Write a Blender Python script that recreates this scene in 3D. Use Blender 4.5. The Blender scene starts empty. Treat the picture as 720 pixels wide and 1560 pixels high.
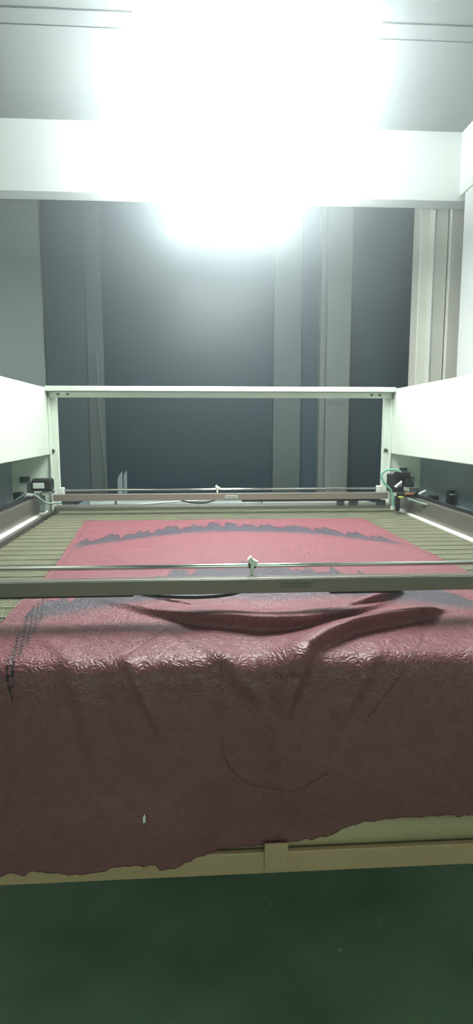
import bpy, math, random
import numpy as np
from mathutils import Vector, Matrix
random.seed(4)
SC = bpy.context.scene
COL = SC.collection
# ------------------------------------------------------------------ materials
def mat(name, col, rough=.5, metal=0., noise=0., nscale=20., bump=0., bscale=60., spec=.5, coat=0.):
    m = bpy.data.materials.new(name); m.use_nodes = True
    nt = m.node_tree; b = nt.nodes['Principled BSDF']
    b.inputs['Base Color'].default_value = (*col, 1)
    b.inputs['Roughness'].default_value = rough
    b.inputs['Metallic'].default_value = metal
    b.inputs['Specular IOR Level'].default_value = spec
    b.inputs['Coat Weight'].default_value = coat
    tc = nt.nodes.new('ShaderNodeTexCoord')
    if noise:
        n = nt.nodes.new('ShaderNodeTexNoise'); n.inputs['Scale'].default_value = nscale; n.inputs['Detail'].default_value = 6
        nt.links.new(tc.outputs['Object'], n.inputs['Vector'])
        r = nt.nodes.new('ShaderNodeValToRGB')
        r.color_ramp.elements[0].position = .3; r.color_ramp.elements[1].position = .7
        r.color_ramp.elements[0].color = (*[c*(1-noise) for c in col], 1)
        r.color_ramp.elements[1].color = (*[min(1, c*(1+noise)) for c in col], 1)
        nt.links.new(n.outputs['Fac'], r.inputs['Fac']); nt.links.new(r.outputs['Color'], b.inputs['Base Color'])
    if bump:
        n = nt.nodes.new('ShaderNodeTexNoise'); n.inputs['Scale'].default_value = bscale; n.inputs['Detail'].default_value = 4
        nt.links.new(tc.outputs['Object'], n.inputs['Vector'])
        bp = nt.nodes.new('ShaderNodeBump'); bp.inputs['Strength'].default_value = bump; bp.inputs['Distance'].default_value = .002
        nt.links.new(n.outputs['Fac'], bp.inputs['Height']); nt.links.new(bp.outputs['Normal'], b.inputs['Normal'])
    return m
def emit(name, col, strength):
    m = bpy.data.materials.new(name); m.use_nodes = True
    nt = m.node_tree; nt.nodes.clear()
    e = nt.nodes.new('ShaderNodeEmission'); e.inputs['Color'].default_value = (*col, 1); e.inputs['Strength'].default_value = strength
    o = nt.nodes.new('ShaderNodeOutputMaterial'); nt.links.new(e.outputs[0], o.inputs[0]); return m

M = dict(
 white = mat('white powder coat', (.60, .67, .58), .38, noise=.03, nscale=6, bump=.15, bscale=300),
 wallwhite = mat('white wall paint', (.88, .92, .90), .6, noise=.02, nscale=3),
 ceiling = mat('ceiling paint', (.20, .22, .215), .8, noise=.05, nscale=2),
 darkwall = mat('dark blue grey wall', (.018, .042, .056), .55, noise=.12, nscale=1.5, spec=.3),
 glass = mat('dark window glass', (.009, .024, .033), .35, noise=.1, nscale=1.2, spec=.3),
 greywall = mat('grey panel', (.042, .062, .064), .6, noise=.1, nscale=2, spec=.3),
 leftwall = mat('grey partition', (.20, .24, .225), .6, noise=.06, nscale=2, spec=.3),
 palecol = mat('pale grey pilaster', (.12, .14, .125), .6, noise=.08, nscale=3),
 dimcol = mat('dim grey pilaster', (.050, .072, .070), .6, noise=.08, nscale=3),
 beige = mat('beige column paint', (.78, .79, .70), .5, noise=.05, nscale=4),
 bluegrey = mat('blue grey panel', (.16, .21, .235), .45, noise=.08, nscale=5),
 floor = mat('green epoxy floor', (.20, .27, .18), .5, noise=.3, nscale=3, bump=.3, bscale=40),
 rail = mat('bronze aluminium rail', (.20, .19, .165), .42, metal=.6, noise=.08, nscale=8),
 gant = mat('aluminium extrusion', (.24, .195, .17), .42, metal=.3, noise=.04, nscale=10),
 steel = mat('bright steel', (.75, .76, .74), .22, metal=1.),
 ledge = mat('white strip', (.86, .88, .82), .35),
 comb = mat('olive steel comb', (.32, .32, .22), .45, metal=.35, noise=.15, nscale=14),
 bedbase = mat('dark tray under comb', (.03, .032, .022), .7, noise=.2, nscale=10),
 roller = mat('rear bar', (.14, .14, .11), .5, metal=.3, noise=.1),
 black = mat('black plastic', (.012, .014, .014), .4, noise=.2, nscale=30),
 darkgrey = mat('dark grey plastic', (.045, .055, .055), .45, noise=.15, nscale=30),
 label = mat('pale label', (.55, .60, .56), .5),
 ink = mat('label ink', (.08, .075, .07), .5),
 green = mat('green hose', (.16, .42, .32), .3),
 hose = mat('grey green cable', (.18, .25, .21), .4),
 khaki = mat('khaki painted steel', (.52, .30, .19), .5, noise=.05, nscale=6, bump=.15),
 khaki2 = mat('khaki tube', (.50, .34, .22), .45, noise=.05, nscale=6),
 carton = mat('white carton', (.55, .60, .57), .6, noise=.04),
 thread = mat('dark thread', (.10, .04, .045), .8),
 lint = mat('white lint', (.75, .75, .68), .9),
 floorlint = mat('pale dust fleck', (.35, .50, .33), .9),
 orange = mat('copper', (.6, .25, .1), .4, metal=.5),
 yellow = mat('yellow', (.6, .55, .15), .5),
 bottle = mat('frosted plastic', (.17, .21, .21), .25),
)
LAMP = emit('lamp diffuser', (.92, 1., .985), 33.)

# ------------------------------------------------------------------ mesh builder
class MB:
    def __init__(s): s.v = []; s.f = []
    def box(s, x0, x1, y0, y1, z0, z1):
        n = len(s.v)
        s.v += [(x0,y0,z0),(x1,y0,z0),(x1,y1,z0),(x0,y1,z0),(x0,y0,z1),(x1,y0,z1),(x1,y1,z1),(x0,y1,z1)]
        s.f += [tuple(n+i for i in q) for q in ((0,3,2,1),(4,5,6,7),(0,1,5,4),(1,2,6,5),(2,3,7,6),(3,0,4,7))]
        return s
    def prism(s, pts, axis, a, b):
        """extrude a 2D outline along an axis ('x','y','z')"""
        n = len(s.v); k = len(pts)
        for t in (a, b):
            for p, q in pts:
                s.v.append({'x': (t, p, q), 'y': (p, t, q), 'z': (p, q, t)}[axis])
        s.f += [tuple(n+i for i in range(k)), tuple(n+k+i for i in reversed(range(k)))]
        s.f += [(n+i, n+k+i, n+k+(i+1) % k, n+(i+1) % k) for i in range(k)]
        return s
    def tube(s, pts, r, seg=12, caps=True):
        pts = [Vector(p) for p in pts]; n0 = len(s.v)
        rs = r if isinstance(r, (list, tuple)) else [r]*len(pts)
        up = None
        for i, p in enumerate(pts):
            t = (pts[min(i+1, len(pts)-1)] - pts[max(i-1, 0)]).normalized()
            if up is None:
                up = Vector((0,0,1)) if abs(t.z) < .9 else Vector((0,1,0))
            a = t.cross(up).normalized(); b = a.cross(t).normalized(); up = b
            for k in range(seg):
                an = 2*math.pi*k/seg
                s.v.append(tuple(p + a*math.cos(an)*rs[i] + b*math.sin(an)*rs[i]))
        for i in range(len(pts)-1):
            for k in range(seg):
                q = n0+i*seg
                s.f.append((q+k, q+(k+1) % seg, q+seg+(k+1) % seg, q+seg+k))
        if caps:
            s.f.append(tuple(n0+k for k in reversed(range(seg))))
            s.f.append(tuple(n0+(len(pts)-1)*seg+k for k in range(seg)))
        return s
    def build(s, name, m, parent=None, bevel=0., smooth=False, kind=None, mods=None):
        me = bpy.data.meshes.new(name); me.from_pydata(s.v, [], s.f); me.update()
        import bmesh
        bm = bmesh.new(); bm.from_mesh(me); bmesh.ops.recalc_face_normals(bm, faces=bm.faces); bm.to_mesh(me); bm.free()
        if m: me.materials.append(m)
        if smooth:
            for p in me.polygons: p.use_smooth = len(p.vertices) <= 4
        o = bpy.data.objects.new(name, me); COL.objects.link(o)
        if parent:
            o.parent = parent
            o.location = -wloc(parent)
        if bevel:
            b = o.modifiers.new('bevel', 'BEVEL'); b.width = bevel; b.segments = 2; b.limit_method = 'ANGLE'; b.angle_limit = math.radians(40)
        if kind: o['kind'] = kind
        return o
def wloc(o):
    l = Vector(o.location); p = o.parent
    while p: l = l + Vector(p.location); p = p.parent
    return l
def smoothpath(pts, n=8):
    P = [Vector(p) for p in pts]; out = []
    for i in range(len(P)-1):
        p0 = P[max(i-1, 0)]; p1 = P[i]; p2 = P[i+1]; p3 = P[min(i+2, len(P)-1)]
        for k in range(n):
            t = k/n
            out.append(.5*((2*p1)+(-p0+p2)*t+(2*p0-5*p1+4*p2-p3)*t*t+(-p0+3*p1-3*p2+p3)*t**3))
    out.append(P[-1]); return out
def thing(name, label, cat, loc, group=None):
    o = bpy.data.objects.new(name, None); COL.objects.link(o); o.location = loc
    o.empty_display_size = .1
    tag(o, label, cat, group); return o
def tag(o, label, cat, group=None):
    o['label'] = label; o['category'] = cat
    if group: o['group'] = group
    return o
S = 'structure'

# ------------------------------------------------------------------ camera
cam = bpy.data.cameras.new('camera'); co = bpy.data.objects.new('camera', cam); COL.objects.link(co)
F_PX = 930.
cam.sensor_fit = 'VERTICAL'; cam.sensor_height = 36.; cam.lens = 36.*F_PX/1560.
ph = math.atan(130/930); th = math.atan(60/math.hypot(130, 930))
co.location = (0, 0, 1.40)
co.rotation_euler = (math.pi/2 - ph, 0, -th)
cam.clip_start = .02; cam.clip_end = 60
SC.camera = co

# ------------------------------------------------------------------ the room
MB().box(-3.2, 4.2, -2.5, 6.4, -.06, 0).build('floor', M['floor'], kind=S)
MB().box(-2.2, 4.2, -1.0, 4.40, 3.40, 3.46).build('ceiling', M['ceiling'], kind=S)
MB().box(-2.2, 4.2, 4.40, 4.56, 2.955, 3.46).build('trim_1', M['wallwhite'], kind=S, bevel=.004)      # the deep ceiling beam
MB().box(1.83, 2.02, -1.0, 4.40, 2.985, 3.40).build('trim_2', M['wallwhite'], kind=S, bevel=.004)      # its return above the right wall
MB().box(1.83, 1.89, -1.0, 4.30, 0, 2.975).build('wall_right', M['wallwhite'], kind=S, bevel=.004)
MB().box(-2.2, -2.1, -1.0, 4.40, 0, 3.40).build('wall_left', M['wallwhite'], kind=S)
MB().box(-1.215, 4.2, 5.20, 5.30, 0, 3.6).build('wall_back', M['darkwall'], kind=S)
MB().box(-2.6, 4.2, 4.56, 5.30, 3.6, 3.66).build('ceiling_back', M['darkwall'], kind=S)
# angled grey partition at the left end of the back wall
MB().prism([(-1.215, 5.20), (-1.215, 5.30), (-2.35, 4.25), (-2.30, 4.16)], 'z', 0, 3.6).build('wall_back_left', M['leftwall'], kind=S)
# window with dark glass, mid panel and pilasters
MB().box(-1.215, -.885, 5.165, 5.20, 0, 3.6).build('trim_3', M['greywall'], kind=S, bevel=.003)
MB().box(-.885, -.755, 5.15, 5.20, 0, 3.6).build('trim_4', M['dimcol'], kind=S, bevel=.004)
w = MB().box(-.755, .63, 5.175, 5.20, .5, 3.6).build('window_1', M['glass'], kind=S)
MB().box(-.755, .63, 5.15, 5.20, .46, .50).build('sill', M['darkwall'], w, bevel=.003)
MB().box(.635, .865, 5.13, 5.20, 0, 3.6).build('trim_5', M['dimcol'], kind=S, bevel=.004)
t6 = MB().box(1.06, 1.255, 5.05, 5.20, 0, 3.6).build('trim_6', M['palecol'], kind=S, bevel=.006)
MB().box(1.015, 1.06, 5.10, 5.20, 0, 3.6).build('fillet', M['palecol'], t6, bevel=.004)
w = MB().box(1.26, 1.85, 5.175, 5.20, .5, 3.6).build('window_2', M['glass'], kind=S)
c = MB()
c.box(1.69, 1.76, 4.74, 4.90, 0, 3.6); c.box(1.76, 1.89, 4.71, 4.90, 0, 3.6); c.box(1.90, 2.3, 4.68, 4.90, 0, 3.6)
c.build('trim_7', M['beige'], kind=S, bevel=.006)
MB().box(1.775, 1.785, 4.70, 4.71, 0, 3.6).build('trim_8', M['wallwhite'], kind=S)
MB().tube(smoothpath([(-.54, 5.171, 1.40), (-.50, 5.171, 1.365), (-.465, 5.171, 1.345), (-.44, 5.171, 1.36)], 6), .003, 6).build('scratch', M['palecol'], bpy.data.objects['window_1'], smooth=True)
k = MB()
for z, xs in ((1.60, (1.075, 1.10, 1.13, 1.15)), (1.575, (1.09, 1.115, 1.15, 1.175))):
    for x in xs: k.box(x, x+.018, 5.047, 5.050, z, z+.012)
k.build('faded_mark', M['dimcol'], t6)
# ceiling panel seams
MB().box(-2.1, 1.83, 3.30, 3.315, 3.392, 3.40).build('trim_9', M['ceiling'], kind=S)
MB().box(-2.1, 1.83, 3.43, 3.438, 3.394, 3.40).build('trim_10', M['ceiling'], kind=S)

# ------------------------------------------------------------------ ceiling lamp
lamp = thing('ceiling_light', 'large blown-out white light box hanging under the ceiling above the machine', 'light', (.2, 3.2, 2.65))
df = MB().box(-.19, .595, 2.12, 3.10, 2.655, 2.70); df.box(-.19, .595, 3.10, 4.29, 2.655, 2.70)
df = df.build('diffuser', LAMP, lamp)
df.data.materials.append(emit('lamp underside near', (.92, 1., .985), 36.)); df.data.materials.append(emit('lamp underside far', (.92, 1., .985), 17.))  # underside strength split to even the light on the fabric; no separate tubes
for p in df.data.polygons:
    if p.normal.z < -.9: p.material_index = 1 if p.center.y < 3.1 else 2
fr = MB()
fr.box(-.17, .575, 2.20, 3.45, 2.7005, 2.708)
fr.build('housing', M['wallwhite'], lamp)  # cover stops short; the open glowing far top is added to brighten the beam
for x in (-.05, .45):
    for y in (2.5, 3.9):
        MB().tube([(x, y, 2.70), (x, y, 3.40)], .004, 8).build('suspension_rod', M['steel'], lamp)

# ------------------------------------------------------------------ the laser cutting machine
BZ = .91
mc = thing('laser_cutting_machine', 'large white laser cutter with comb bed, two gantries and side hoods', 'machine', (.17, 2.3, 0))
def P(mb, name, m, bevel=0., smooth=False, parent=None):
    return mb.build(name, m, parent or mc, bevel, smooth)
# bed: comb ribs and slat bars over a tray
comb = MB()
x = -.80
while x < 1.165:
    comb.box(x, x+.0030, 1.27, 3.60, BZ-.012, BZ-.001); x += .0075
y = 1.30
while y < 3.60:
    comb.box(-.81, 1.165, y, y+.005, BZ-.014, BZ+.0015)
    y += .088
P(comb, 'comb_bed', M['comb'])
P(MB().box(-.83, 1.185, 1.27, 3.62, BZ-.05, BZ-.022), 'bed_tray', M['bedbase'])
P(MB().tube([(-.82, 1.256, BZ-.046), (1.17, 1.256, BZ-.046)], .038, 24), 'front_roller', M['roller'], smooth=True)
P(MB().box(-.84, 1.19, 3.60, 3.66, BZ-.04, BZ+.032), 'rear_bar', M['roller'], bevel=.012)
# hood panels, crossbar, posts
for s, x0, x1 in ((-1, -.890, -.862), (1, 1.172, 1.200)):
    hp = P(MB().box(x0, x1, .85, 3.66, 1.238, 1.622), 'hood_panel', M['white'], bevel=.004)
cb = MB(); cb.box(-.862, 1.172, 3.590, 3.665, 1.602, 1.630); cb.box(-.862, 1.172, 3.645, 3.665, 1.568, 1.600)
cbo = P(cb, 'crossbar', M['white'], bevel=.003)
for x in (-.80, -.745, 1.04, 1.09):
    MB().tube([(x, 3.646, 1.586), (x, 3.638, 1.586)], .0075, 10).build('bolt', M['darkgrey'], cbo)
for x0, x1, xb in ((-.862, -.815, -.845), (1.125, 1.172, 1.142)):
    pm = MB(); pm.box(x0, x1, 3.665, 3.70, 0, 1.60); pm.box(min(x0, x1) if x0 < 0 else x1-.012, (x0+.012) if x0 < 0 else x1, 3.645, 3.665, .9, 1.60)
    po = P(pm, 'corner_post', M['white'], bevel=.003)
    MB().tube([(xb, 3.664, 1.258), (xb, 3.655, 1.258)], .011, 12).build('bolt', M['darkgrey'], po)
# outer side walls, end plates
for s, xi, xo in ((-1, -.862, -1.09), (1, 1.172, 1.362)):
    a, b = sorted((xo, xo+s*.02))
    P(MB().box(a, b, .85, 3.66, .60, 1.27), 'side_wall', M['bluegrey'], bevel=.003)
    a, b = sorted((xi, xo+s*.02))
    ep = P(MB().box(a, b, 3.665, 3.685, .60, 1.27), 'end_plate', M['white'], bevel=.003)
    if s < 0:
        hs = [(-1.045, -.985, 1.073, 1.108)]
    else:
        hs = [(1.232, 1.28, 1.115, 1.152), (1.238, 1.27, 1.07, 1.098)]
    for h in hs:
        MB().box(h[0], h[1], 3.655, 3.667, h[2], h[3]).build('cable_port', M['darkgrey'], ep, bevel=.003)
    # rail beam, guide and lit ledge
    a, b = sorted((xi+s*.035, xi+s*.085))
    rb = P(MB().box(a, b, .95, 3.60, BZ-.06, 1.005), 'side_rail', M['rail'], bevel=.004)
    g0 = (a+b)/2+s*.006
    MB().box(g0-.009, g0+.009, .95, 3.58, 1.005, 1.020).build('linear_guide', M['black'], rb, bevel=.002)
    a2, b2 = sorted((xi+s*.012, xi+s*.035))
    MB().box(a2, b2, .95, 3.60, BZ-.06, BZ+.004).build('ledge_strip', M['ledge'], rb, bevel=.002)
    a2, b2 = sorted((xi-s*.012, xi+s*.012))
    MB().box(a2, b2, .95, 3.60, BZ-.06, BZ-.004).build('inner_lip', M['rail'], rb, bevel=.002)
    xx = xi+s*.12
    cp = smoothpath([(xx, 1.0, .99), (xx+.01*s, 1.8, .985), (xx, 2.6, .992), (xx-.012*s, 3.2, .99), (xx-.02*s, 3.55, 1.0)], 6)
    P(MB().tube(cp, .012, 10), 'drag_cable', M['black'], smooth=True)
    P(MB().box(min(xi+s*.085, xo), max(xi+s*.085, xo), .95, 3.66, .93, .955), 'cable_tray', M['rail'], bevel=.003)
# legs and lower frame
for x in (-1.05, 1.32):
    for y in (1.30, 3.60):
        P(MB().box(x-.04, x+.04, y-.04, y+.04, 0, .60), 'leg', M['white'], bevel=.004)
P(MB().box(-1.09, 1.36, 3.62, 3.66, .10, .60), 'rear_skirt', M['bluegrey'], bevel=.003)
# front lower beam, tab and khaki tube
fbm = P(MB().box(-1.09, 1.36, 1.212, 1.226, .427, .478), 'front_beam', M['khaki'], bevel=.003)
MB().box(.138, .190, 1.205, 1.212, .440, .502).build('tab', M['khaki'], fbm, bevel=.002)
P(MB().tube([(-1.09, 1.272, .496), (1.36, 1.272, .496)], .043, 28), 'front_tube', M['khaki2'], smooth=True)
for x in (-1.09, 1.32):
    P(MB().box(x, x+.04, 1.226, 1.34, .40, .60), 'beam_bracket', M['white'], bevel=.003)

# gantries -------------------------------------------------------------
def gantry(y, x0, x1, clamp_x, big, zb=.99):
    pr = [(y-.022, zb), (y+.022, zb), (y+.022, zb+.034), (y+.014, zb+.034), (y+.014, zb+.030), (y+.004, zb+.030),
          (y+.004, zb+.036), (y-.012, zb+.036), (y-.012, zb+.034), (y-.022, zb+.034)]
    g = P(MB().prism(pr, 'x', x0, x1), 'gantry', M['gant'], bevel=.0012)
    MB().tube([(x0+.02, y+.048, zb+.054), (x1-.02, y+.048, zb+.054)], .0058, 14).build('rod', M['steel'], g, smooth=True)
    MB().box(x0, x1, y+.022, y+.032, zb+.004, zb+.016).build('rear_channel', M['rail'], g, bevel=.001)
    MB().box(x0, x1, y-.0225, y-.0175, zb+.0335, zb+.0355).build('front_lip', M['steel'], g)
    MB().box(x0, x1, y+.0, y+.004, zb+.0362, zb+.0375).build('top_lip', M['steel'], g)
    for xe in (x0+.02, x1-.05):
        MB().box(xe, xe+.03, y+.02, y+.062, zb+.012, zb+.07).build('rod_holder', M['label'], g, bevel=.003)
    cz = zb+.054
    cl = MB()
    cl.box(clamp_x-.004, clamp_x+.005, y+.038, y+.058, zb+.03, cz+.014)
    cl.prism([(clamp_x-.012, cz+.016), (clamp_x-.002, cz+.027), (clamp_x+.002, cz+.018), (clamp_x+.016, cz+.012), (clamp_x+.012, cz), (clamp_x-.003, cz+.003)], 'y', y+.036, y+.06)
    c = cl.build('rod_clip', M['lint'], g, bevel=.0015)
    MB().box(clamp_x-.009, clamp_x+.010, y+.040, y+.056, cz-.006, cz+.006).build('clip_screw', M['black'], c, bevel=.002)
    return g
g1 = gantry(1.49, -.84, 1.15, .138, True)
g1['label'] = 'near gantry beam crossing in front'
lb = MB().box(.20, .285, 1.4672, 1.4682, 1.000, 1.018).build('maker_plate', M['rail'], g1)
k = MB()
for r, z in enumerate((1.0125, 1.0045)):
    x = .205
    while x < .278:
        wd = random.uniform(.003, .008); k.box(x, x+wd, 1.4664, 1.4673, z, z+.0035); x += wd+.002
k.build('plate_print', M['ink'], g1)
MB().box(.33, .51, 1.472, 1.505, .984, .990).build('lower_slide', M['black'], g1, bevel=.001)
MB().box(-.84, -.16, 1.472, 1.505, .985, .990).build('lower_slide', M['black'], g1, bevel=.001)
MB().tube(smoothpath([(-.15, 1.49, .988), (-.09, 1.485, .981), (0, 1.483, .9775), (.07, 1.487, .981), (.11, 1.49, .989)], 6), .004, 8).build('sagging_cable', M['black'], g1, smooth=True)
g2 = gantry(3.44, -.80, 1.09, .112, False)
g2['label'] = 'far gantry beam under the crossbar'
lb = MB().box(.155, .225, 3.4165, 3.4178, 1.000, 1.017).build('maker_plate', M['label'], g2)
k = MB(); x = .16
while x < .218:
    wd = random.uniform(.004, .009); k.box(x, x+wd, 3.4158, 3.4166, 1.005, 1.012); x += wd+.003
k.build('plate_print', M['ink'], g2)
MB().tube(smoothpath([(-.10, 3.44, .99), (-.04, 3.44, .975), (.04, 3.44, .972), (.10, 3.44, .990)], 6), .004, 8).build('sagging_cable', M['black'], g2, smooth=True)
MB().box(.25, 1.05, 3.43, 3.455, .978, .990).build('lower_slide', M['black'], g2, bevel=.001)
for xa, wd in ((.80, .04), (.87, .05), (1.03, .05)):
    MB().box(xa, xa+wd, 3.43, 3.46, .95, .982).build('slide_block', M['darkgrey'], g2, bevel=.003)

# left drive of the far gantry: black motor with a pale label
dm = P(MB().box(-.905, -.795, 3.38, 3.45, 1.050, 1.118), 'drive_motor', M['black'], bevel=.012)
dm['label'] = 'black drive motor with pale label'
MB().box(-.895, -.835, 3.376, 3.381, 1.066, 1.096).build('motor_label', M['label'], dm, bevel=.002)
MB().box(-.93, -.905, 3.385, 3.445, 1.03, 1.10).build('flange', M['darkgrey'], dm, bevel=.006)
for i in range(3):
    MB().box(-.93+.04*i, -.922+.04*i, 3.378, 3.386, 1.106, 1.113).build('fin', M['darkgrey'], dm)
MB().box(-.85, -.80, 3.37, 3.47, 1.030, 1.050).build('mount', M['steel'], dm, bevel=.004)
MB().box(-.87, -.845, 3.40, 3.44, .93, 1.04).build('carriage_leg', M['hose'], dm, bevel=.003)
for xk in (-.915, -.897):
    MB().tube([(xk, 3.35, 1.035), (xk, 3.335, 1.035)], .008, 10).build('fitting', M['label'], dm)
hp = smoothpath([(-1.05, 3.35, .968), (-.99, 3.35, 1.00), (-.93, 3.35, 1.035), (-.885, 3.35, 1.035), (-.85, 3.35, 1.01), (-.82, 3.37, .985), (-.75, 3.40, .984)], 8)
P(MB().tube(hp, .0055, 10), 'air_hose', M['hose'], smooth=True)
P(MB().box(-1.03, -.985, 3.46, 3.52, .99, 1.035), 'cable_clip', M['black'], bevel=.004)
P(MB().tube(smoothpath([(-1.07, 3.3, .97), (-1.02, 3.36, .965), (-.97, 3.42, .985), (-.93, 3.42, .99)], 6), .006, 8), 'air_hose', M['label'], smooth=True)

# right head of the far gantry: clustered optics and motor with a green hose
hd = P(MB().box(1.085, 1.165, 3.37, 3.45, 1.03, 1.135), 'laser_head', M['black'], bevel=.008)
hd['label'] = 'black laser head with green hose'
def hb(b, name, m, bev=.004): return MB().box(*b).build(name, m, hd, bevel=bev)
hb((1.165, 1.225, 3.36, 3.44, 1.06, 1.125), 'motor', M['darkgrey'], .012)
hb((1.10, 1.19, 3.34, 3.37, 1.115, 1.150), 'cover', M['black'], .006)
hb((1.12, 1.25, 3.33, 3.37, 1.010, 1.030), 'base_plate', M['black'])
hb((1.19, 1.24, 3.33, 3.36, 1.03, 1.06), 'gear_housing', M['darkgrey'])
hb((1.155, 1.205, 3.322, 3.334, 1.022, 1.034), 'copper_block', M['orange'])
hb((1.118, 1.15, 3.325, 3.335, 1.004, 1.014), 'belt_end', M['yellow'])
hb((1.12, 1.142, 3.36, 3.40, .925, 1.01), 'nozzle_arm', M['black'])
for (x, z, r) in ((1.20, 1.105, .010), (1.207, 1.040, .009), (1.185, .992, .007), (1.125, 1.075, .007)):
    MB().tube([(x, 3.335, z), (x, 3.318, z)], r, 12).build('bolt', M['steel'], hd)
MB().tube([(1.10, 3.33, 1.065), (1.135, 3.322, 1.095)], .008, 10).build('mirror_knob', M['steel'], hd)
MB().tube([(1.235, 3.33, 1.025), (1.272, 3.32, 1.045)], .007, 10).build('lever', M['label'], hd)
MB().tube(smoothpath([(1.13, 3.33, 1.150), (1.09, 3.33, 1.163), (1.04, 3.33, 1.158), (1.018, 3.33, 1.128), (1.04, 3.33, 1.085), (1.075, 3.33, 1.05), (1.09, 3.33, 1.0), (1.093, 3.34, .945)], 8), .0055, 10).build('green_hose', M['green'], hd, smooth=True)
MB().tube([(1.093, 3.34, .938), (1.093, 3.34, .958)], .012, 12).build('hose_fitting', M['label'], hd)
cb2 = P(MB().box(1.262, 1.30, 3.2, 3.26, .985, 1.03), 'drive_block', M['black'], bevel=.004)
cb3 = P(MB().box(1.315, 1.345, 3.1, 3.15, .985, 1.07), 'limit_switch', M['black'], bevel=.003)
MB().box(1.318, 1.342, 3.092, 3.10, 1.045, 1.052).build('terminal', M['label'], cb3)
P(MB().tube(smoothpath([(1.16, 3.3, 1.005), (1.22, 3.1, .99), (1.30, 2.95, 1.0), (1.33, 2.8, .985)], 6), .006, 8), 'cable', M['hose'], smooth=True)

# ------------------------------------------------------------------ the fabric
def seg_field(X, T, pts):
    """distance to a polyline with interpolated height; returns signed distance (towards +T) and height"""
    best = np.full(X.shape, 1e9); sd = np.zeros(X.shape); hh = np.zeros(X.shape)
    for (ax, ay, ah), (bx, by, bh) in zip(pts[:-1], pts[1:]):
        dx, dy = bx-ax, by-ay; L2 = dx*dx+dy*dy
        t = np.clip(((X-ax)*dx+(T-ay)*dy)/L2, 0, 1)
        px, py = ax+t*dx, ay+t*dy
        d = np.hypot(X-px, T-py)
        side = ((X-px)*(-dy)+(T-py)*dx); side = side*(1 if dx > 0 else -1)
        m = d < best
        best = np.where(m, d, best); sd = np.where(m, np.sign(side)*d, sd); hh = np.where(m, ah+t*(bh-ah), hh)
    return sd, hh
FOLDS = [  # (points x, T, height), width towards the room, width away
 ([(-.282,1.70,.0),(-.122,1.56,.018),(.012,1.47,.034),(.148,1.42,.042),(.26,1.43,.036),(.396,1.51,.024),(.549,1.64,.0)], .016, .10),
 ([(-.233,1.76,.0),(-.076,1.65,.014),(.063,1.54,.014)], .010, .03),
 ([(.28,1.49,.006),(.386,1.54,.024),(.487,1.62,.030),(.577,1.70,.022),(.61,1.78,.0)], .014, .035),
 ([(.66,1.54,.0),(.60,1.50,.026),(.551,1.475,.034),(.453,1.435,.040),(.36,1.39,.040),(.286,1.325,.038),(.23,1.255,.034),(.192,1.167,.026),(.177,1.09,.010)], .015, .055),
 ([(-.18,1.28,.0),(-.142,1.225,.007),(-.10,1.13,.010),(-.07,1.05,.0)], .012, .014),
 ([(.42,1.28,.0),(.359,1.215,.007),(.31,1.12,.010),(.27,1.02,.0)], .014, .018),
 ([(.0,1.33,.0),(.05,1.24,.012),(.12,1.16,.014),(.20,1.10,.0)], .02, .03),
 ([(.10,1.20,.0),(.16,1.10,.014),(.19,.95,.012),(.21,.8,.0)], .03, .04),
 ([(-.42,1.46,.0),(-.30,1.30,.006),(-.24,1.15,.008),(-.22,1.0,.0)], .02, .03),
 ([(.70,1.40,.0),(.62,1.25,.010),(.58,1.1,.010),(.57,.95,.0)], .02, .03),
]
def vnoise(X, T, sc, seed):
    r = np.random.RandomState(seed); G = r.rand(64, 64)
    u = X*sc+17.3; v = T*sc+9.1
    i = np.floor(u).astype(int); j = np.floor(v).astype(int); fu = u-i; fv = v-j
    fu = fu*fu*(3-2*fu); fv = fv*fv*(3-2*fv)
    g = lambda a, b: G[a % 64, b % 64]
    return (g(i,j)*(1-fu)+g(i+1,j)*fu)*(1-fv)+(g(i,j+1)*(1-fu)+g(i+1,j+1)*fu)*fv - .5
R_ = .046; YC = 1.256; ZT = BZ+.006
ARC = R_*math.pi/2
BOT = [(-.56,.468),(-.425,.463),(-.395,.468),(-.371,.456),(-.362,.468),(-.30,.462),(-.219,.461),(-.18,.470),(-.149,.475),(-.096,.476),(-.089,.464),(-.055,.464),(-.036,.476),(.05,.479),(.134,.480),(.192,.486),(.24,.490),(.278,.499),(.31,.515),(.343,.527),(.408,.535),(.6,.532),(.95,.53)]
def zbot(X):
    b = np.array(BOT); return np.interp(X, b[:,0], b[:,1])
def height(X, T):
    h = np.zeros(X.shape)
    for pts, wf, wb in FOLDS:
        sd, hh = seg_field(X, T, pts)
        wd = np.where(sd < 0, wf, wb)
        h = np.maximum(h, hh*np.exp(-(sd/wd)**2)) + 0*h
    h += .0022*vnoise(X, T, 9, 1)*2 + .0012*vnoise(X, T, 26, 2)
    return h
def surf(X, T):
    """unrolled fabric coordinates to the world"""
    h = height(X, T)
    a = np.clip((YC-T)/R_, 0, math.pi/2); drop = np.clip(YC-T-ARC, 0, None)
    flat = T > YC
    y = np.where(flat, T, YC - (R_)*np.sin(a)); z = np.where(flat, ZT, ZT-R_+R_*np.cos(a)-drop)
    ny = -np.sin(a); nz = np.cos(a)
    hang = np.clip(drop/.3, 0, 1)
    wav = hang*(.010*vnoise(X, T*.25, 5, 3)*2 + .006*vnoise(X, T*.3, 12, 4)*2)
    tgt = np.where(X < 0, 1.196, 1.196) + 0*X
    tgt = 1.196 + .030*np.clip((X+.035)/.08, 0, 1)
    lean = np.clip((drop-.20)/.16, 0, 1); lean = lean*lean*(3-2*lean)
    hm = h*(1-.9*np.clip((drop-.25)/.12, 0, 1)) + wav*(1-.9*lean)
    y2 = y*(1-lean)+tgt*lean
    return X, y2+ny*hm-.85*h*(a < 1.2)*np.cos(a), z+nz*hm
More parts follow.
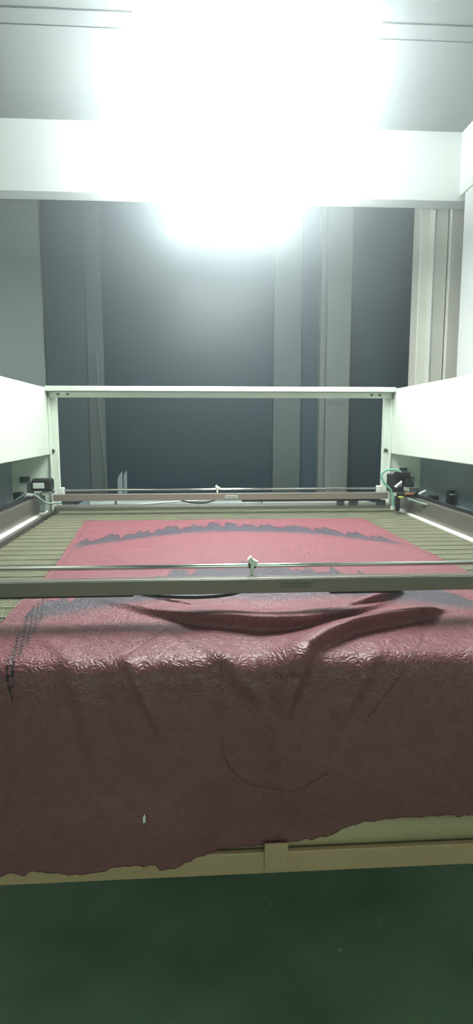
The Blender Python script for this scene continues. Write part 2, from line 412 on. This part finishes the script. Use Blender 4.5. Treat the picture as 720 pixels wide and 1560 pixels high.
T_far = 3.18
NX = 370; NT = 520
u = np.linspace(0, 1, NX); v = np.linspace(0, 1, NT)
U, V = np.meshgrid(u, v)
def ledge(T): return np.interp(T, [.7, 1.2, 1.49, 2.13, 3.18], [-.555, -.55, -.492, -.50, -.585])
def redge(T): return np.interp(T, [.7, 1.5, 2.12, 3.13, 3.18], [.93, .92, .902, .876, .872])
Tb0 = YC-ARC-(ZT-R_-.50)
T = T_far + (Tb0-T_far)*V
X = ledge(T)*(1-U)+redge(T)*U
Tend = YC-ARC-(ZT-R_-zbot(X)) + .006*vnoise(X, X*0, 60, 7) + .004*vnoise(X, X*0, 150, 8)
T = (T_far+.012*vnoise(X, X*0, 12, 9)) + (Tend-T_far)*V
X = X + .004*vnoise(T, X*0, 14, 10)*((U < .01)|(U > .99))
wx, wy, wz = surf(X, T)
vs = np.stack([wx, wy, wz], -1).reshape(-1, 3)
idx = np.arange(NX*NT).reshape(NT, NX)
faces = np.stack([idx[:-1,:-1], idx[1:,:-1], idx[1:,1:], idx[:-1,1:]], -1).reshape(-1, 4)
me = bpy.data.meshes.new('fabric'); me.from_pydata(vs.tolist(), [], faces.tolist()); me.update()
for p in me.polygons: p.use_smooth = True
# printed borders, lace strip and hem: the cloth's own pattern
def scallop(X, amp, per, seed):
    r = np.random.RandomState(seed); ph_ = X/per+.3*np.sin(X*9+seed); k = np.floor(ph_).astype(int); t = ph_-k
    A = .45+.55*r.rand(200)[(k+100) % 200]
    sk = np.where(t < .62, t/.62, (1-t)/.38)
    return amp*A*np.clip(sk, 0, 1)**.75 + amp*.16*np.sin(X*150+seed)
def ss(a, b, x): t = np.clip((x-a)/(b-a), 0, 1); return t*t*(3-2*t)
top1 = 2.93-.98*(X-.17)**2 + scallop(X, .19, .105, 5); bot1 = 2.80-.80*(X-.17)**2+.02*vnoise(X, T, 20, 11)
m1 = ss(-.004, .004, top1-T)*ss(-.05, .05, T-bot1)*((X > -.50) & (X < .85))
o1 = np.exp(-((T-top1+.012)/.014)**2)*((X > -.50) & (X < .85))
top2 = 2.02-1.2*(X-.17)**2 + scallop(X, .14, .098, 8); bot2 = 1.69-.45*(X-.17)**2+.03*vnoise(X, T, 16, 12)
m2 = ss(-.004, .004, top2-T)*ss(-.06, .06, T-bot2)*(X > -.445)
o2 = np.exp(-((T-top2+.006)/.007)**2)*(X > -.445)
PR = np.clip(np.maximum(m1, m2), 0, 1)
LN = np.clip(np.maximum(o1, o2), 0, 1)
hem = np.exp(-((X-ledge(T)-.022)/.0035)**2)*.5 + np.exp(-((redge(T)-X-.022)/.0035)**2)*.5
drp = np.exp(-((X+.475-.03*(T-2.3))/.003)**2)*ss(2.3, 2.35, T)*ss(2.62, 2.55, T)*.5
LN = np.clip(LN+hem+drp, 0, 1)
sd, hh = seg_field(X, T, [(-.438,1.72,.010),(-.432,1.64,.020),(-.415,1.49,.024),(-.40,1.35,.018),(-.385,1.2,.010),(-.38,1.14,.0)])
LC = ss(0, .004, hh-np.abs(sd))
att = me.color_attributes.new('weave', 'FLOAT_COLOR', 'POINT')
att.data.foreach_set('color', np.stack([PR, LN, LC, np.ones_like(PR)], -1).reshape(-1).astype(np.float32))
uvl = me.attributes.new('flatpos', 'FLOAT_VECTOR', 'POINT')
uvl.data.foreach_set('vector', np.stack([X, T, 0*X], -1).reshape(-1).astype(np.float32))
fb = bpy.data.objects.new('fabric', me); COL.objects.link(fb)
tag(fb, 'crinkled maroon patterned fabric with grey scalloped borders draped over the cutting bed', 'fabric')
def fabric_mat():
    m = bpy.data.materials.new('maroon crinkled satin'); m.use_nodes = True
    nt = m.node_tree; b = nt.nodes['Principled BSDF']; N = nt.nodes.new; Lk = nt.links.new
    def mix(f, a, bb):
        x = N('ShaderNodeMix'); x.data_type = 'RGBA'
        if isinstance(f, float): x.inputs[0].default_value = f
        else: Lk(f, x.inputs[0])
        for i, c in ((6, a), (7, bb)):
            if isinstance(c, tuple): x.inputs[i].default_value = (*c, 1)
            else: Lk(c, x.inputs[i])
        return x.outputs[2]
    a = N('ShaderNodeAttribute'); a.attribute_name = 'weave'; sp = N('ShaderNodeSeparateColor'); Lk(a.outputs['Color'], sp.inputs[0])
    q = N('ShaderNodeAttribute'); q.attribute_name = 'flatpos'
    n1 = N('ShaderNodeTexNoise'); n1.inputs['Scale'].default_value = 38; n1.inputs['Detail'].default_value = 4; n1.inputs['Distortion'].default_value = 1.6
    Lk(q.outputs['Vector'], n1.inputs['Vector'])
    rp = N('ShaderNodeMapRange'); rp.inputs['From Min'].default_value = .36; rp.inputs['From Max'].default_value = .64; Lk(n1.outputs['Fac'], rp.inputs['Value'])
    base = mix(rp.outputs[0], (.200, .062, .076), (.242, .083, .097))
    base = mix(sp.outputs[0], base, (.065, .055, .072))
    base = mix(sp.outputs[1], base, (.05, .02, .03))
    # lace: cells of dark holes between threads
    mp = N('ShaderNodeMapping'); mp.inputs['Scale'].default_value = (130, 60, 1); mp.inputs['Rotation'].default_value = (0, 0, .35)
    Lk(q.outputs['Vector'], mp.inputs['Vector'])
    ck = N('ShaderNodeTexChecker'); ck.inputs['Scale'].default_value = 1.
    Lk(mp.outputs['Vector'], ck.inputs['Vector'])
    mu = N('ShaderNodeMath'); mu.operation = 'MULTIPLY'; Lk(ck.outputs['Fac'], mu.inputs[0]); Lk(sp.outputs[2], mu.inputs[1])
    base = mix(mu.outputs[0], base, (.02, .015, .02))
    Lk(base, b.inputs['Base Color'])
    b.inputs['Roughness'].default_value = .46; b.inputs['Specular IOR Level'].default_value = .38
    b.inputs['Sheen Weight'].default_value = .04; b.inputs['Sheen Roughness'].default_value = .4
    b.inputs['Sheen Tint'].default_value = (1, .75, .78, 1)
    # embossed swirling leaf crinkle
    w = N('ShaderNodeTexWave'); w.wave_type = 'RINGS'; w.inputs['Scale'].default_value = 9; w.inputs['Distortion'].default_value = 26; w.inputs['Detail'].default_value = 2; w.inputs['Detail Scale'].default_value = 3.2
    Lk(q.outputs['Vector'], w.inputs['Vector'])
    vo = N('ShaderNodeTexVoronoi'); vo.inputs['Scale'].default_value = 48; Lk(q.outputs['Vector'], vo.inputs['Vector'])
    ad = N('ShaderNodeMath'); ad.operation = 'ADD'; Lk(w.outputs['Fac'], ad.inputs[0]); Lk(vo.outputs['Distance'], ad.inputs[1])
    bp = N('ShaderNodeBump'); sx = N('ShaderNodeSeparateXYZ'); Lk(q.outputs['Vector'], sx.inputs[0])
    mr = N('ShaderNodeMapRange'); mr.inputs['From Min'].default_value = 1.10; mr.inputs['From Max'].default_value = 1.2
    mr.inputs['To Min'].default_value = .06; mr.inputs['To Max'].default_value = .55; Lk(sx.outputs['Y'], mr.inputs['Value'])
    Lk(mr.outputs[0], bp.inputs['Strength']); bp.inputs['Distance'].default_value = .0022
    Lk(ad.outputs[0], bp.inputs['Height']); Lk(bp.outputs['Normal'], b.inputs['Normal'])
    return m
me.materials.append(fabric_mat())
sm = fb.modifiers.new('thick', 'SOLIDIFY'); sm.thickness = .0012; sm.offset = -1

def on_fabric(x, t, lift=.001):
    a = surf(np.array([x]), np.array([t])); return (float(a[0][0]), float(a[1][0]-(lift if t < YC else 0)), float(a[2][0]+(lift if t > YC-.06 else 0)))
def thread(pts, label):
    pp = smoothpath([(x, t, 0) for x, t in pts], 14)
    o = MB().tube([on_fabric(p.x, p.y, .0030) for p in pp], .0005, 6).build('thread', M['thread'])
    tag(o, label, 'thread')
thread([(-.156,1.24),(-.12,1.33),(-.075,1.42)], 'short dark thread on the left of the fabric crest')
thread([(-.10,1.46),(-.05,1.37),(.0,1.29),(.049,1.215)], 'dark slanting thread beside the small left pleat')
thread([(.545,1.45),(.53,1.38),(.50,1.30),(.43,1.20),(.36,1.10)], 'long dark thread running down right of the big fold')
thread([(.045,1.05),(.06,1.0),(.10,.955),(.16,.94),(.22,.945),(.275,.975)], 'curved dark thread on the hanging part of the fabric')
# lint
lp = on_fabric(-.119, YC-ARC-(ZT-R_-.581), .003)
li = MB(); li.prism([(lp[0]-.002, lp[2]-.010), (lp[0]+.003, lp[2]-.008), (lp[0]+.0035, lp[2]+.004), (lp[0]+.001, lp[2]+.011), (lp[0]-.0025, lp[2]+.002)], 'y', lp[1]-.002, lp[1]+.001)
tag(li.build('lint_fleck', M['lint'], bevel=.0006), 'tiny white lint fleck stuck to the hanging fabric', 'lint')

def floor_fleck(x, y, r, label):
    rr = random.Random(int(x*1000)); pts = [(x+r*rr.uniform(.4, 1)*math.cos(a*1.05), y+r*rr.uniform(.4, 1)*math.sin(a*1.05)) for a in range(6)]
    tag(MB().prism(pts, 'z', 0, .0015).build('lint_fleck', M['floorlint']), label, 'lint')
floor_fleck(.375, 1.45, .008, 'largest pale green fleck lying on the green floor')
floor_fleck(.205, 1.62, .006, 'pale fleck on the green floor nearest the front beam tab')
floor_fleck(.51, 1.54, .005, 'small pale fleck on the green floor farthest to the right')
# ------------------------------------------------------------------ behind the machine
tb = thing('rear_table', 'low grey table behind the machine carrying pale cartons', 'table', (.15, 4.05, 0))
MB().box(-.80, 1.20, 3.88, 4.30, .86, .885).build('tabletop', M['bluegrey'], tb, bevel=.004)
for x in (-.76, 1.12):
    for y in (3.90, 4.24):
        MB().box(x, x+.04, y, y+.04, 0, .86).build('leg', M['bluegrey'], tb, bevel=.003)
def carton(x0, x1, y0, y1, h, label):
    t = thing('carton', label, 'carton', ((x0+x1)/2, (y0+y1)/2, .885), 'pale cartons behind the machine')
    MB().box(x0, x1, y0, y1, .885, .885+h).build('box', M['carton'], t, bevel=.004)
    MB().box(x0-.002, x1+.002, y0-.002, y1+.002, .885+h, .885+h+.006).build('lid', M['carton'], t, bevel=.003)
carton(-.70, -.545, 3.98, 4.14, .045, 'small white carton at the left end of the rear table')
carton(-.525, -.02, 3.98, 4.14, .048, 'long white carton under the upright plastic strips')
carton(.05, .40, 4.02, 4.16, .040, 'pale carton behind the middle of the far gantry')
carton(.43, .93, 3.98, 4.14, .044, 'white carton below the pale back pilaster')
carton(1.0, 1.12, 3.98, 4.14, .044, 'smallest white carton by the right corner post')
hl = MB().tube(smoothpath([(-.40, 3.74, .925), (-.10, 3.74, .945), (.25, 3.74, .952), (.68, 3.74, .957)], 8), .005, 8).build('edge_strip', M['label'], mc, smooth=True)
def clear_strips(x, label, m):
    t = thing('plastic_holder', label, 'holder', (x, 4.06, .939))
    MB().box(x-.045, x+.05, 4.03, 4.09, .939, .944).build('base', M['carton'], t, bevel=.002)
    MB().prism([(x-.040, .944), (x-.008, .944), (x-.008, 1.11), (x-.028, 1.085), (x-.040, 1.06)], 'y', 4.045, 4.050).build('upright', m, t, bevel=.001)
    MB().prism([(x-.002, .944), (x+.020, .944), (x+.020, 1.115), (x+.006, 1.10), (x-.002, 1.08)], 'y', 4.060, 4.065).build('upright', m, t, bevel=.001)
clear_strips(-.485, 'frosted upright plastic strips standing on the long carton', M['bottle'])
clear_strips(.90, 'upright grey strips standing before the pale pilaster', M['palecol'])
# thin cable on the left pilaster
o = MB().tube(smoothpath([(-.80, 5.118, 2.0), (-.795, 5.118, 1.5), (-.765, 5.118, 1.1), (-.755, 5.118, .5)], 8), .004, 8).build('wall_cable', M['palecol'], smooth=True)
tag(o, 'thin pale cable running down the left back pilaster', 'cable')

# ------------------------------------------------------------------ light and colour
wd = bpy.data.worlds.new('world'); SC.world = wd; wd.use_nodes = True
bg = wd.node_tree.nodes['Background']; bg.inputs['Color'].default_value = (.78, 1., .80, 1); bg.inputs['Strength'].default_value = .0
# thin scattering volume added to give the lamp a lens-like glow
vs_ = wd.node_tree.nodes.new('ShaderNodeVolumeScatter'); vs_.inputs['Color'].default_value = (.86, .97, 1, 1); vs_.inputs['Density'].default_value = .065; vs_.inputs['Anisotropy'].default_value = .88
wd.node_tree.links.new(vs_.outputs[0], wd.node_tree.nodes['World Output'].inputs['Volume'])
def area(name, loc, target, sx, sy, power, col):
    l = bpy.data.lights.new(name, 'AREA'); l.shape = 'RECTANGLE'; l.size = sx; l.size_y = sy; l.energy = power; l.color = col
    o = bpy.data.objects.new(name, l); COL.objects.link(o); o.location = loc
    o.rotation_euler = (Vector(target)-Vector(loc)).to_track_quat('-Z', 'Y').to_euler(); return o
area('fill_light', (.2, -1.9, 1.6), (.15, 1.4, .5), 3.0, 1.4, 42, (.60, 1., .74))  # added soft fill behind the camera for the shaded front, not a known lamp
SC.view_settings.view_transform = 'Standard'; SC.view_settings.look = 'None'
SC.view_settings.gamma = 1; SC.view_settings.exposure = 0; SC.view_settings.use_curve_mapping = False
SC.cycles.max_bounces = 8
